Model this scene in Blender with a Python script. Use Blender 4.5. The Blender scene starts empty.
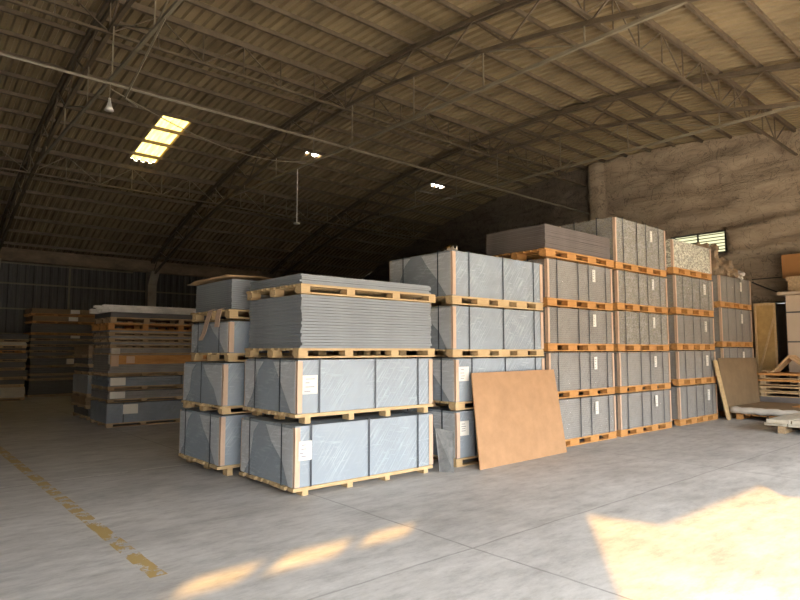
import bpy, math, random
from mathutils import Vector, Matrix, noise

S = bpy.context.scene
COL = S.collection
R = math.radians
random.seed(7)

# ------------------------------------------------------------------ camera
CAM_H = 1.6
TH = R(48.9)
cd = bpy.data.cameras.new('camera'); cam = bpy.data.objects.new('camera', cd); COL.objects.link(cam)
cam.location = (0, 0, CAM_H)
cam.rotation_euler = (R(90) + math.atan(50 / 600), 0, TH - R(90))
cd.sensor_width = 36; cd.lens = 27; cd.clip_end = 300
S.camera = cam

# ------------------------------------------------------------------ view, world, sun
S.view_settings.view_transform = 'Standard'
S.view_settings.look = 'None'
S.view_settings.gamma = 1
S.view_settings.use_curve_mapping = False
S.view_settings.exposure = 0.8
w = bpy.data.worlds.new('world'); S.world = w; w.use_nodes = True
bg = w.node_tree.nodes['Background']
bg.inputs[0].default_value = (0.94, 0.96, 0.98, 1)
bg.inputs[1].default_value = 17.0
SUN_H = Vector((0.79, 0.61, 0)).normalized()
SUN_TAN = 0.40
sl = bpy.data.lights.new('sun', 'SUN'); so = bpy.data.objects.new('sun', sl); COL.objects.link(so)
so.location = (-20, -18, 14)
sd = Vector((SUN_H.x, SUN_H.y, -SUN_TAN))
so.rotation_euler = sd.to_track_quat('-Z', 'Y').to_euler()
sl.energy = 10.0; sl.color = (1.0, 0.52, 0.10); sl.angle = R(0.55)

FRONT_Y, BACK_Y, GX, RX = -3.6, 26.0, 19.7, -13.6
# the gate in the front wall lets the sky in: a portal marks it for the renderer
pl = bpy.data.lights.new('gate_daylight', 'AREA'); po = bpy.data.objects.new('gate_daylight', pl); COL.objects.link(po)
pl.shape = 'RECTANGLE'; pl.size = 17.8; pl.size_y = 4.6
pl.cycles.is_portal = True
po.location = (5.12, FRONT_Y - 0.05, 2.3); po.rotation_euler = (R(90), 0, 0)

# ------------------------------------------------------------------ materials
def nt(name):
    m = bpy.data.materials.new(name); m.use_nodes = True
    t = m.node_tree; return m, t, t.nodes, t.links, t.nodes['Principled BSDF']

def ramp(N, stops):
    r = N.new('ShaderNodeValToRGB'); e = r.color_ramp.elements
    e[0].position, e[0].color = stops[0][0], (*stops[0][1], 1)
    e[1].position, e[1].color = stops[-1][0], (*stops[-1][1], 1)
    for p, c in stops[1:-1]:
        k = e.new(p); k.color = (*c, 1)
    return r

def mat(name, a, b=None, scale=6, rough=0.7, stretch=(1, 1, 1), bump=0.0, bscale=None, metal=0.0, detail=5):
    m, t, N, L, P = nt(name)
    b = b or tuple(c * 0.75 for c in a)
    tc = N.new('ShaderNodeTexCoord'); mp = N.new('ShaderNodeMapping'); mp.inputs['Scale'].default_value = stretch
    L.new(tc.outputs['Object'], mp.inputs[0])
    n = N.new('ShaderNodeTexNoise'); n.inputs['Scale'].default_value = scale; n.inputs['Detail'].default_value = detail
    n.inputs['Roughness'].default_value = 0.65
    L.new(mp.outputs[0], n.inputs[0])
    r = ramp(N, [(0.3, b), (0.7, a)]); L.new(n.outputs[0], r.inputs[0]); L.new(r.outputs[0], P.inputs['Base Color'])
    P.inputs['Roughness'].default_value = rough; P.inputs['Metallic'].default_value = metal
    if bump:
        n2 = N.new('ShaderNodeTexNoise'); n2.inputs['Scale'].default_value = bscale or scale * 3; n2.inputs['Detail'].default_value = 6
        L.new(mp.outputs[0], n2.inputs[0])
        bp = N.new('ShaderNodeBump'); bp.inputs['Strength'].default_value = bump; bp.inputs['Distance'].default_value = 0.02
        L.new(n2.outputs[0], bp.inputs['Height']); L.new(bp.outputs[0], P.inputs['Normal'])
    return m

def film_mat(name, col, alpha, rough=0.3, wrinkle=0.6, wscale=5, crease=(0.9, 0.93, 0.95)):
    """milky plastic: even body with thin slanting creases that are more opaque"""
    m, t, N, L, P = nt(name)
    tc = N.new('ShaderNodeTexCoord')
    def streak(rot, st, sc, lo, hi):
        mp = N.new('ShaderNodeMapping'); mp.vector_type = 'TEXTURE'
        mp.inputs['Rotation'].default_value = rot; mp.inputs['Scale'].default_value = st
        L.new(tc.outputs['Object'], mp.inputs[0])
        n = N.new('ShaderNodeTexNoise'); n.inputs['Scale'].default_value = sc; n.inputs['Detail'].default_value = 4
        L.new(mp.outputs[0], n.inputs[0])
        r = N.new('ShaderNodeMapRange'); r.inputs[1].default_value = lo; r.inputs[2].default_value = hi
        L.new(n.outputs[0], r.inputs[0]); return r.outputs[0]
    r1 = streak((0.0, 0.65, 0.0), (.10, 1, 2.2), wscale * 1.2, .50, .72)
    r2 = streak((0.0, -0.5, 0.0), (.08, 1, 1.6), wscale * 1.2, .56, .74)
    r3 = streak((0.75, 0.0, 0.0), (1, .10, 2.0), wscale * 1.2, .56, .76)
    m1 = N.new('ShaderNodeMath'); m1.operation = 'MULTIPLY_ADD'; m1.inputs[1].default_value = .35; L.new(r2, m1.inputs[0]); L.new(r1, m1.inputs[2])
    mx = N.new('ShaderNodeMath'); mx.operation = 'MAXIMUM'; L.new(m1.outputs[0], mx.inputs[0]); L.new(r3, mx.inputs[1])
    nb = N.new('ShaderNodeTexNoise'); nb.inputs['Scale'].default_value = 1.6; nb.inputs['Detail'].default_value = 3; L.new(tc.outputs['Object'], nb.inputs[0])
    nbr = N.new('ShaderNodeMapRange'); nbr.inputs[1].default_value = .38; nbr.inputs[2].default_value = .62; L.new(nb.outputs[0], nbr.inputs[0])
    ml = N.new('ShaderNodeMath'); ml.operation = 'MULTIPLY'; L.new(mx.outputs[0], ml.inputs[0]); L.new(nbr.outputs[0], ml.inputs[1])
    ad = N.new('ShaderNodeMath'); ad.operation = 'MULTIPLY_ADD'; ad.inputs[1].default_value = .24; ad.inputs[2].default_value = alpha; ad.use_clamp = True
    L.new(ml.outputs[0], ad.inputs[0]); L.new(ad.outputs[0], P.inputs['Alpha'])
    P.inputs['Base Color'].default_value = (*col, 1)
    P.inputs['Roughness'].default_value = rough
    bp = N.new('ShaderNodeBump'); bp.inputs['Strength'].default_value = wrinkle; bp.inputs['Distance'].default_value = 0.012
    L.new(ml.outputs[0], bp.inputs['Height']); L.new(bp.outputs[0], P.inputs['Normal'])
    return m

def crinkle_mat(name, col, lo, hi, scale, rough=.2):
    m, t, N, L, P = nt(name)
    tc = N.new('ShaderNodeTexCoord')
    mp = N.new('ShaderNodeMapping'); mp.inputs['Scale'].default_value = (1, 1, 1.8); L.new(tc.outputs['Object'], mp.inputs[0])
    n = N.new('ShaderNodeTexNoise'); n.inputs['Scale'].default_value = scale; n.inputs['Detail'].default_value = 6; n.inputs['Distortion'].default_value = 1.0
    L.new(mp.outputs[0], n.inputs[0])
    r = N.new('ShaderNodeMapRange'); r.inputs[1].default_value = .44; r.inputs[2].default_value = .60  # glints on the crumpled film are put in as pale, more opaque patches
    r.inputs[3].default_value = lo; r.inputs[4].default_value = hi
    L.new(n.outputs[0], r.inputs[0]); L.new(r.outputs[0], P.inputs['Alpha'])
    P.inputs['Base Color'].default_value = (*col, 1); P.inputs['Roughness'].default_value = rough
    bp = N.new('ShaderNodeBump'); bp.inputs['Strength'].default_value = 1; bp.inputs['Distance'].default_value = .02
    L.new(n.outputs[0], bp.inputs['Height']); L.new(bp.outputs[0], P.inputs['Normal'])
    return m

def gable_mat(name, a, b, c):
    m, t, N, L, P = nt(name)
    tc = N.new('ShaderNodeTexCoord')
    mp = N.new('ShaderNodeMapping'); mp.inputs['Scale'].default_value = (1, .55, 2.0); L.new(tc.outputs['Object'], mp.inputs[0])
    n = N.new('ShaderNodeTexNoise'); n.inputs['Scale'].default_value = 1.3; n.inputs['Detail'].default_value = 10; n.inputs['Roughness'].default_value = .72
    n.inputs['Distortion'].default_value = 1.2; L.new(mp.outputs[0], n.inputs[0])
    r = ramp(N, [(0.28, c), (0.45, b), (0.68, a)]); L.new(n.outputs[0], r.inputs[0])
    # thin wandering cracks and vine-like marks
    n2 = N.new('ShaderNodeTexNoise'); n2.inputs['Scale'].default_value = 1.1; n2.inputs['Detail'].default_value = 5; n2.inputs['Distortion'].default_value = 2.5
    mp2 = N.new('ShaderNodeMapping'); mp2.inputs['Scale'].default_value = (1, 1.5, 1); L.new(tc.outputs['Object'], mp2.inputs[0]); L.new(mp2.outputs[0], n2.inputs[0])
    k = N.new('ShaderNodeMath'); k.operation = 'SUBTRACT'; k.inputs[1].default_value = .5; L.new(n2.outputs[0], k.inputs[0])
    k2 = N.new('ShaderNodeMath'); k2.operation = 'ABSOLUTE'; L.new(k.outputs[0], k2.inputs[0])
    k3 = N.new('ShaderNodeMapRange'); k3.inputs[1].default_value = .004; k3.inputs[2].default_value = .016; k3.inputs[3].default_value = .55; k3.inputs[4].default_value = 0
    L.new(k2.outputs[0], k3.inputs[0])
    mx = N.new('ShaderNodeMix'); mx.data_type = 'RGBA'; mx.inputs[7].default_value = (*[v * .5 for v in c], 1)
    L.new(k3.outputs[0], mx.inputs[0]); L.new(r.outputs[0], mx.inputs[6]); L.new(mx.outputs[2], P.inputs['Base Color'])
    P.inputs['Roughness'].default_value = .95
    bp = N.new('ShaderNodeBump'); bp.inputs['Strength'].default_value = 1.0; bp.inputs['Distance'].default_value = 0.09
    L.new(n.outputs[0], bp.inputs['Height']); L.new(bp.outputs[0], P.inputs['Normal'])
    return m

def floor_mat():
    m, t, N, L, P = nt('worn_concrete')
    tc = N.new('ShaderNodeTexCoord'); sp = N.new('ShaderNodeSeparateXYZ'); L.new(tc.outputs['Object'], sp.inputs[0])
    def noise_(sc, st, det=6, rg=0.6):
        mp = N.new('ShaderNodeMapping'); mp.inputs['Scale'].default_value = st; L.new(tc.outputs['Object'], mp.inputs[0])
        n = N.new('ShaderNodeTexNoise'); n.inputs['Scale'].default_value = sc; n.inputs['Detail'].default_value = det
        n.inputs['Roughness'].default_value = rg
        L.new(mp.outputs[0], n.inputs[0]); return n.outputs[0]
    def math_(op, a, b=None):
        k = N.new('ShaderNodeMath'); k.operation = op
        for i, v in enumerate((a, b)):
            if v is None: continue
            if isinstance(v, (int, float)): k.inputs[i].default_value = v
            else: L.new(v, k.inputs[i])
        return k.outputs[0]
    def mix(f, a, b):
        k = N.new('ShaderNodeMix'); k.data_type = 'RGBA'
        L.new(f, k.inputs[0])
        for i, v in ((6, a), (7, b)):
            if isinstance(v, tuple): k.inputs[i].default_value = (*v, 1)
            else: L.new(v, k.inputs[i])
        return k.outputs[2]
    big = ramp(N, [(0.3, (0.36, 0.35, 0.335)), (0.5, (0.47, 0.46, 0.445)), (0.72, (0.58, 0.57, 0.555))])
    L.new(noise_(0.55, (1, 1.6, 1), 8, 0.68), big.inputs[0])
    streak = noise_(2.6, (1.0, 2.6, 1), 12, 0.78)
    sr = ramp(N, [(0.34, (0.66, 0.66, 0.66)), (0.5, (0.93, .93, .93)), (0.66, (1.12, 1.12, 1.12))]); L.new(streak, sr.inputs[0])
    mu = N.new('ShaderNodeMix'); mu.data_type = 'RGBA'; mu.blend_type = 'MULTIPLY'; mu.inputs[0].default_value = 1
    L.new(big.outputs[0], mu.inputs[6]); L.new(sr.outputs[0], mu.inputs[7])
    c = mu.outputs[2]
    # dark stains
    st = math_('GREATER_THAN', noise_(1.1, (1, 1.4, 1), 5), 0.71)
    c = mix(math_('MULTIPLY', st, 0.35), c, (0.16, 0.155, 0.15))
    # slab joints
    wob = math_('MULTIPLY', math_('SUBTRACT', noise_(1.5, (1, 1, 1), 3), 0.5), 0.06)
    def joint(ax, off):
        v = math_('ADD', math_('SUBTRACT', sp.outputs[ax], off), wob)
        v = math_('ADD', math_('DIVIDE', v, 5.0), 100.5)
        v = math_('ABSOLUTE', math_('SUBTRACT', math_('FRACT', v), 0.5))
        return math_('LESS_THAN', math_('MULTIPLY', v, 5.0), 0.011)
    j = math_('MAXIMUM', joint(1, 3.4), joint(0, 3.75))
    jn = math_('MULTIPLY', math_('MULTIPLY', j, noise_(2.5, (1, 1, 1), 4, .7)), .9)
    c = mix(jn, c, (0.13, 0.125, 0.12))
    # pale repaired seam and fine scratches
    def band(ax, at, wd):
        return math_('LESS_THAN', math_('ABSOLUTE', math_('ADD', math_('SUBTRACT', sp.outputs[ax], at), wob)), wd)
    ps = math_('MULTIPLY', band(1, 8.45, .025), math_('GREATER_THAN', noise_(3.0, (1, 1, 1), 5, .7), .46))
    c = mix(math_('MULTIPLY', ps, .55), c, (0.62, 0.60, 0.57))
    sc_ = noise_(1.7, (.5, 9, 1), 10, .8)
    scr = math_('MULTIPLY', math_('GREATER_THAN', sc_, .66), .35)
    c = mix(scr, c, (0.66, 0.65, 0.63))
    sc2 = math_('MULTIPLY', math_('LESS_THAN', noise_(4.5, (1, 2.5, 1), 8, .75), .345), .5)
    c = mix(sc2, c, (0.22, 0.215, 0.205))
    # worn yellow line
    v = math_('LESS_THAN', math_('ABSOLUTE', math_('ADD', math_('SUBTRACT', sp.outputs[0], 1.61), math_('MULTIPLY', wob, 0.7))), 0.062)
    v = math_('MULTIPLY', v, math_('GREATER_THAN', sp.outputs[1], 4.45))
    v = math_('MULTIPLY', v, math_('GREATER_THAN', noise_(6.5, (1, .8, 1), 8, 0.75), 0.47))
    v = math_('MULTIPLY', v, 0.85)
    c = mix(v, c, (0.42, 0.28, 0.07))
    L.new(c, P.inputs['Base Color'])
    rr = N.new('ShaderNodeMapRange'); rr.inputs[3].default_value = 0.42; rr.inputs[4].default_value = 0.75
    L.new(streak, rr.inputs[0]); L.new(rr.outputs[0], P.inputs['Roughness'])
    P.inputs['Specular IOR Level'].default_value = 0.35
    bp = N.new('ShaderNodeBump'); bp.inputs['Strength'].default_value = 0.12; bp.inputs['Distance'].default_value = 0.01
    L.new(noise_(14, (1, 2.5, 1), 8, 0.7), bp.inputs['Height']); L.new(bp.outputs[0], P.inputs['Normal'])
    return m

def layered_mat(name, a, b, pitch, rough=0.6):
    """horizontal sheet edges showing faintly, plus soft mottling"""
    m, t, N, L, P = nt(name)
    tc = N.new('ShaderNodeTexCoord')
    wv = N.new('ShaderNodeTexWave'); wv.bands_direction = 'Z'; wv.inputs['Scale'].default_value = 0.314 / pitch
    wv.inputs['Distortion'].default_value = 1.2; wv.inputs['Detail'].default_value = 3
    L.new(tc.outputs['Object'], wv.inputs[0])
    n = N.new('ShaderNodeTexNoise'); n.inputs['Scale'].default_value = 3; n.inputs['Detail'].default_value = 6; L.new(tc.outputs['Object'], n.inputs[0])
    mm = N.new('ShaderNodeMath'); mm.operation = 'MULTIPLY_ADD'; mm.inputs[1].default_value = 0.3
    L.new(wv.outputs['Fac'], mm.inputs[0]); L.new(n.outputs[0], mm.inputs[2])
    r = ramp(N, [(0.4, b), (0.85, a)]); L.new(mm.outputs[0], r.inputs[0]); L.new(r.outputs[0], P.inputs['Base Color'])
    P.inputs['Roughness'].default_value = rough
    return m

M = {}
M['floor'] = floor_mat()
M['roof'] = mat('corrugated_roof', (0.33, 0.255, 0.145), (0.18, 0.138, 0.08), 1.2, 0.55, (1, 0.4, 1))
M['steel'] = mat('dull_steel_paint', (0.15, 0.115, 0.075), (0.08, 0.06, 0.04), 3, 0.5)
M['steel_light'] = mat('bare_steel_rod', (0.24, 0.21, 0.15), (0.17, 0.145, 0.10), 3, 0.4)
M['darksteel'] = mat('dark_steel', (0.06, 0.055, 0.05), (0.03, 0.028, 0.025), 3, 0.6)
M['beam'] = mat('stained_concrete_beam', (0.34, 0.26, 0.18), (0.15, 0.115, 0.08), 1.5, 0.9, (1, 1, 2), 0.4)
M['column'] = mat('pale_concrete', (0.42, 0.38, 0.31), (0.26, 0.23, 0.19), 2, 0.9, (1, 1, 1), 0.3)
M['backsheet'] = mat('grey_wall_sheet', (0.10, 0.102, 0.095), (0.055, 0.056, 0.052), 1.3, 0.5, (2, 1, 0.5))
M['block'] = mat('block_wall', (0.09, 0.085, 0.08), (0.05, 0.045, 0.04), 2, 0.9)
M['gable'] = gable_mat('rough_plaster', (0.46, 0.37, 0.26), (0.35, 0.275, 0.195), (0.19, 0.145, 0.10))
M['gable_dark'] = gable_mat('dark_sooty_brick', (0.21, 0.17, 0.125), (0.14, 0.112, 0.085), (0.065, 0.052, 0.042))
M['plain'] = mat('plain_wall', (0.11, 0.10, 0.085), (0.07, 0.06, 0.05), 1, 0.9)
M['sky_block'] = mat('sky_block_wall', (0.20, 0.17, 0.14), (0.15, 0.13, 0.11), 0.4, 0.9)
M['yard_dark'] = mat('darkened_far_yard', (0.10, 0.095, 0.09), (0.07, 0.066, 0.06), 2, 0.9)
M['yard'] = mat('pale_bounce_yard', (0.62, 0.54, 0.42), (0.52, 0.45, 0.35), 0.4, 0.9)
M['wood'] = mat('pale_pine', (0.68, 0.50, 0.27), (0.50, 0.34, 0.17), 3, 0.75, (1, 6, 6), 0.2)
M['orange'] = mat('orange_pine', (0.68, 0.36, 0.12), (0.46, 0.21, 0.06), 3, 0.7, (1, 6, 6), 0.2)
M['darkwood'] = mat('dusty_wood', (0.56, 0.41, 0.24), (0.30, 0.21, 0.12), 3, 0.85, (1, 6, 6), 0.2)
M['core'] = layered_mat('blue_grey_sheets', (0.30, 0.38, 0.46), (0.20, 0.26, 0.33), 0.03)
M['core_grey'] = layered_mat('grey_sheets', (0.36, 0.35, 0.33), (0.26, 0.25, 0.24), 0.035)
M['film'] = film_mat('milky_film', (0.58, 0.64, 0.68), 0.44, 0.32, 0.5, 5)
M['flap'] = film_mat('folded_film', (0.72, 0.75, 0.77), 0.68, 0.35, 0.5, 5)
M['film_clear'] = film_mat('thin_clear_film', (0.46, 0.44, 0.40), 0.26, 0.22, 0.6, 7)
M['film_crinkled'] = crinkle_mat('crinkled_clear_film', (0.84, 0.83, 0.68), .4, .97, 15)
M['film_semi'] = crinkle_mat('loosely_crinkled_film', (0.52, 0.50, 0.42), .18, .60, 13)
M['guard'] = mat('tan_cardboard_edge', (0.70, 0.51, 0.36), (0.60, 0.42, 0.30), 4, 0.8)
M['strap'] = mat('black_strap', (0.035, 0.045, 0.06), (0.02, 0.025, 0.035), 4, 0.35)
M['paper'] = mat('white_paper', (0.80, 0.78, 0.72), (0.72, 0.70, 0.64), 2, 0.8)
M['ink'] = mat('grey_ink', (0.25, 0.25, 0.27), (0.2, 0.2, 0.22), 4, 0.8)
M['board'] = mat('grey_board', (0.33, 0.36, 0.38), (0.25, 0.275, 0.295), 2.5, 0.65, (1, 1, 8))
M['board_warm'] = mat('warm_grey_board', (0.20, 0.175, 0.16), (0.14, 0.12, 0.11), 2.5, 0.65, (1, 1, 8))
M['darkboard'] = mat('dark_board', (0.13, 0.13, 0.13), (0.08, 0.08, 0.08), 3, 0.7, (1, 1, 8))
M['brown'] = mat('brown_fibreboard', (0.47, 0.27, 0.135), (0.38, 0.215, 0.105), 5, 0.7, (1, 1, 1), 0.05)
M['olive'] = mat('brown_ply_sheet', (0.29, 0.20, 0.11), (0.21, 0.145, 0.08), 2.2, 0.75)
M['card'] = mat('cardboard', (0.56, 0.38, 0.21), (0.44, 0.29, 0.15), 4, 0.85)
M['rag'] = mat('crumpled_sacking', (0.46, 0.32, 0.19), (0.15, 0.12, 0.085), 3, 0.9, (1, 1, 1), 0.8, 9)
M['silver'] = mat('bright_metal_channel', (0.85, 0.84, 0.80), (0.50, 0.49, 0.47), 2, 0.3, metal=0.3)
M['beige'] = mat('beige_panel', (0.60, 0.50, 0.38), (0.54, 0.44, 0.33), 1, 0.6)
M['orangepanel'] = mat('orange_brown_panel', (0.40, 0.19, 0.06), (0.35, 0.16, 0.05), 1, 0.7)
M['whitewrap'] = mat('white_plastic_wrap', (0.68, 0.64, 0.57), (0.48, 0.44, 0.38), 4, 0.4, (1, 1, 3), 0.5)
M['paleboard'] = mat('pale_plank', (0.62, 0.58, 0.48), (0.46, 0.42, 0.33), 3, 0.8, (1, 4, 4))
M['osb'] = mat('amber_plywood', (0.60, 0.40, 0.15), (0.42, 0.27, 0.10), 4, 0.6)
M['shutter'] = mat('dark_shutter', (0.12, 0.11, 0.095), (0.08, 0.072, 0.062), 1, 0.6)
M['mottled'] = mat('mottled_offcut', (0.20, 0.205, 0.20), (0.09, 0.092, 0.09), 9, 0.7, detail=8)
M['slat'] = mat('pale_green_slat', (0.55, 0.58, 0.45), (0.45, 0.48, 0.36), 2, 0.5)
def translucent():
    m, t, N, L, P = nt('yellowed_translucent_sheet')
    n = N.new('ShaderNodeTexNoise'); n.inputs['Scale'].default_value = 2.5
    tc = N.new('ShaderNodeTexCoord'); mp = N.new('ShaderNodeMapping'); mp.inputs['Scale'].default_value = (6, .7, 1)
    L.new(tc.outputs['Object'], mp.inputs[0]); L.new(mp.outputs[0], n.inputs[0])
    r = ramp(N, [(0.3, (0.15, 0.095, 0.02)), (0.7, (0.20, 0.145, 0.04))]); L.new(n.outputs[0], r.inputs[0])
    tr = N.new('ShaderNodeBsdfTransparent'); L.new(r.outputs[0], tr.inputs[0])
    tl = N.new('ShaderNodeBsdfTranslucent'); L.new(r.outputs[0], tl.inputs[0])
    mx = N.new('ShaderNodeMixShader'); mx.inputs[0].default_value = 0.8
    L.new(tr.outputs[0], mx.inputs[1]); L.new(tl.outputs[0], mx.inputs[2])
    L.new(mx.outputs[0], N['Material Output'].inputs[0])
    return m
M['skylight'] = translucent()
def pane():  # tint that dims the sky behind the louvres
    m, t, N, L, P = nt('sky_dimming_tint')
    tr = N.new('ShaderNodeBsdfTransparent'); tr.inputs[0].default_value = (.21, .205, .155, 1)
    L.new(tr.outputs[0], N['Material Output'].inputs[0]); return m
M['pane'] = pane()

# ------------------------------------------------------------------ mesh helpers
class MB:
    def __init__(s): s.v = []; s.f = []
    def add(s, vs, fs):
        o = len(s.v); s.v += [tuple(v) for v in vs]; s.f += [tuple(i + o for i in f) for f in fs]; return s
    def box(s, x0, x1, y0, y1, z0, z1):
        return s.add([(x0, y0, z0), (x1, y0, z0), (x1, y1, z0), (x0, y1, z0), (x0, y0, z1), (x1, y0, z1), (x1, y1, z1), (x0, y1, z1)],
                     [(0, 3, 2, 1), (4, 5, 6, 7), (0, 1, 5, 4), (1, 2, 6, 5), (2, 3, 7, 6), (3, 0, 4, 7)])
    def bar(s, p, q, a=0.03, b=None):
        b = b or a; p = Vector(p); q = Vector(q); d = (q - p).normalized()
        up = Vector((0, 0, 1)) if abs(d.z) < 0.95 else Vector((0, 1, 0))
        u = d.cross(up).normalized() * a / 2; v = u.cross(d).normalized() * b / 2
        vs = [e + i * u + j * v for e in (p, q) for i, j in ((-1, -1), (1, -1), (1, 1), (-1, 1))]
        return s.add(vs, [(0, 1, 2, 3), (7, 6, 5, 4), (0, 4, 5, 1), (1, 5, 6, 2), (2, 6, 7, 3), (3, 7, 4, 0)])
    def tube(s, pts, r, n=6):
        pts = [Vector(p) for p in pts]; o = len(s.v); rings = []
        for i, p in enumerate(pts):
            d = (pts[min(i + 1, len(pts) - 1)] - pts[max(i - 1, 0)]).normalized()
            up = Vector((0, 0, 1)) if abs(d.z) < 0.95 else Vector((0, 1, 0))
            u = d.cross(up).normalized(); v = u.cross(d)
            rr = r[i] if isinstance(r, (list, tuple)) else r
            s.v += [tuple(p + (u * math.cos(2 * math.pi * k / n) + v * math.sin(2 * math.pi * k / n)) * rr) for k in range(n)]
        for i in range(len(pts) - 1):
            for k in range(n):
                a = o + i * n + k; b = o + i * n + (k + 1) % n
                s.f.append((a, b, b + n, a + n))
        s.f.append(tuple(o + k for k in range(n))[::-1]); s.f.append(tuple(o + (len(pts) - 1) * n + k for k in range(n)))
        return s
    def prism(s, poly, axis, a, b):
        """poly: list of 2-D points in the other two axes, extruded from a to b along axis"""
        def P(p, t):
            return {0: (t, p[0], p[1]), 1: (p[0], t, p[1]), 2: (p[0], p[1], t)}[axis]
        n = len(poly)
        return s.add([P(p, a) for p in poly] + [P(p, b) for p in poly],
                     [tuple(range(n))[::-1], tuple(range(n, 2 * n))] + [(i, (i + 1) % n, n + (i + 1) % n, n + i) for i in range(n)])
    def build(s, name, m, parent=None, loc=None, smooth=False, fix=True):
        me = bpy.data.meshes.new(name); me.from_pydata(s.v, [], s.f); me.update()
        if fix:
            import bmesh
            b = bmesh.new(); b.from_mesh(me); bmesh.ops.recalc_face_normals(b, faces=b.faces); b.to_mesh(me); b.free()
        if smooth:
            for p in me.polygons: p.use_smooth = True
        me.materials.append(M[m] if isinstance(m, str) else m)
        o = bpy.data.objects.new(name, me); COL.objects.link(o)
        if parent: o.parent = parent
        if loc: o.location = loc
        return o

def tag(o, label=None, cat=None, group=None, kind=None):
    if label: o['label'] = label
    if cat: o['category'] = cat
    if group: o['group'] = group
    if kind: o['kind'] = kind
    return o
def empty(name, loc, label, cat, group=None, rz=0):
    o = bpy.data.objects.new(name, None); COL.objects.link(o); o.location = loc; o.rotation_euler = (0, 0, rz)
    o.empty_display_size = 0.2
    return tag(o, label, cat, group)
def ordn(i):
    return {1: 'lowest', 2: 'second', 3: 'third'}.get(i) or f"{i}{'th' if 10 < i % 100 < 14 else {1: 'st', 2: 'nd', 3: 'rd'}.get(i % 10, 'th')}"
def copy_tree(o, parent=None):
    c = o.copy(); COL.objects.link(c)
    if parent: c.parent = parent
    for ch in [x for x in COL.objects if x.parent == o]: copy_tree(ch, c)
    return c

# ------------------------------------------------------------------ the shell
def roofz(y, top=8.4): return top - 0.014 * (y - 11) ** 2
PY = [11.1 + 0.845 * k for k in range(-17, 18)]

tag(MB().box(RX - .2, GX + .3, FRONT_Y - .2, BACK_Y + .3, -0.2, 0).build('floor', 'floor'), kind='structure')
tag(MB().box(-60, 60, -12, FRONT_Y - .2, -0.25, -0.02).build('trim_1', 'yard'), kind='structure')  # unseen yard apron, made pale to bounce warm light onto the roof
tag(MB().box(-60, 60, -60, -12, -0.25, -0.02).build('trim_31', 'yard_dark'), kind='structure')  # unseen far ground, added dark to keep bounce off the back roof

# corrugated roof, ribs run along Y; gaps for the translucent sheets and the torn spots
xs = []; x = RX
prof = [(0, 0), (0.09, 0), (0.12, 0.06), (0.19, 0.06), (0.22, 0)]
while x < GX + .3:
    for dx, dz in prof[:-1]: xs.append((x + dx, dz))
    x += 0.22
ys = sorted(set([round(FRONT_Y - .3 + i * 0.6, 3) for i in range(50)] + [16.32, 16.55, 19.2, BACK_Y + .2]))
ys = [y for y in ys if y <= BACK_Y + .2]
rm = MB(); n = len(xs)
rm.v = [(x, y, roofz(y, 8.43) + dz) for y in ys for x, dz in xs]
torn = [(10.5, 10.8), (16.0, 16.35), (16.5, 16.6), (10.25, 10.35)]
sky = [(5.68, 6.36)]
for j in range(len(ys) - 1):
    ym = (ys[j] + ys[j + 1]) / 2
    for i in range(n - 1):
        xm = (xs[i][0] + xs[i + 1][0]) / 2
        if 16.32 < ym < 19.2 and any(a < xm < b for a, b in sky): continue
        if 16.32 < ym < 16.55 and any(a < xm < b for a, b in torn): continue
        a = j * n + i; rm.f.append((a, a + 1, a + 1 + n, a + n))
tag(rm.build('ceiling', 'roof', fix=False), kind='structure')
sk = MB()
yy = [y for y in ys if 16.32 <= y <= 19.2]; xx = [p for p in xs if 5.6 < p[0] < 6.45]
sk.v = [(x, y, roofz(y, 8.43) + dz + .004) for y in yy for x, dz in xx]
for j in range(len(yy) - 1):
    for i in range(len(xx) - 1):
        a = j * len(xx) + i; sk.f.append((a, a + 1, a + 1 + len(xx), a + len(xx)))
tag(sk.build('window_2', 'skylight', fix=False), kind='structure')

tag(MB().box(-45, 70, -23, -22, -.02, 7).build('wall_sky_block', 'sky_block'), kind='structure')  # unseen wall added to block the low sky seen through the gate
# back wall (far side, along X)
b = MB(); x = RX
while x < GX:
    b.add([(x, BACK_Y, .9), (x + .13, BACK_Y, .9), (x + .16, BACK_Y - .04, .9), (x + .24, BACK_Y - .04, .9), (x + .27, BACK_Y, .9),
           (x, BACK_Y, 4.9), (x + .13, BACK_Y, 4.9), (x + .16, BACK_Y - .04, 4.9), (x + .24, BACK_Y - .04, 4.9), (x + .27, BACK_Y, 4.9)],
          [(0, 1, 6, 5), (1, 2, 7, 6), (2, 3, 8, 7), (3, 4, 9, 8)]); x += .27
tag(b.build('wall_back', 'backsheet', fix=False), kind='structure')
tag(MB().box(RX, GX, BACK_Y - .1, BACK_Y + .2, 0, .9).build('wall_back_base', 'block'), kind='structure')
tag(MB().box(RX, GX, BACK_Y + .05, BACK_Y + .1, .9, 5.6).build('wall_back_outside', 'backsheet'), kind='structure')
tag(MB().box(RX, GX, BACK_Y - .35, BACK_Y + .04, 4.85, 5.32).build('trim_2', 'beam'), kind='structure')
k = 3
for cx in (-8.05, -2.5, 3.05, 8.6, 14.15):
    c = MB().box(cx - .17, cx + .17, BACK_Y - .4, BACK_Y - .06, 0, 4.85)
    c.prism([(BACK_Y - .75, 4.85), (BACK_Y - .4, 4.85), (BACK_Y - .4, 4.3)], 0, cx - .17, cx + .17)
    tag(c.build(f'trim_{k}', 'column'), kind='structure'); k += 1
for z in (4.87 - .07, 4.05, 3.12, 2.2):
    tag(MB().box(RX, 7.9 if z > 4.2 else GX - .1, BACK_Y - .12, BACK_Y - .05, z - .025, z + .025).build(f'trim_{k}', 'steel_light'), kind='structure'); k += 1
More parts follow.
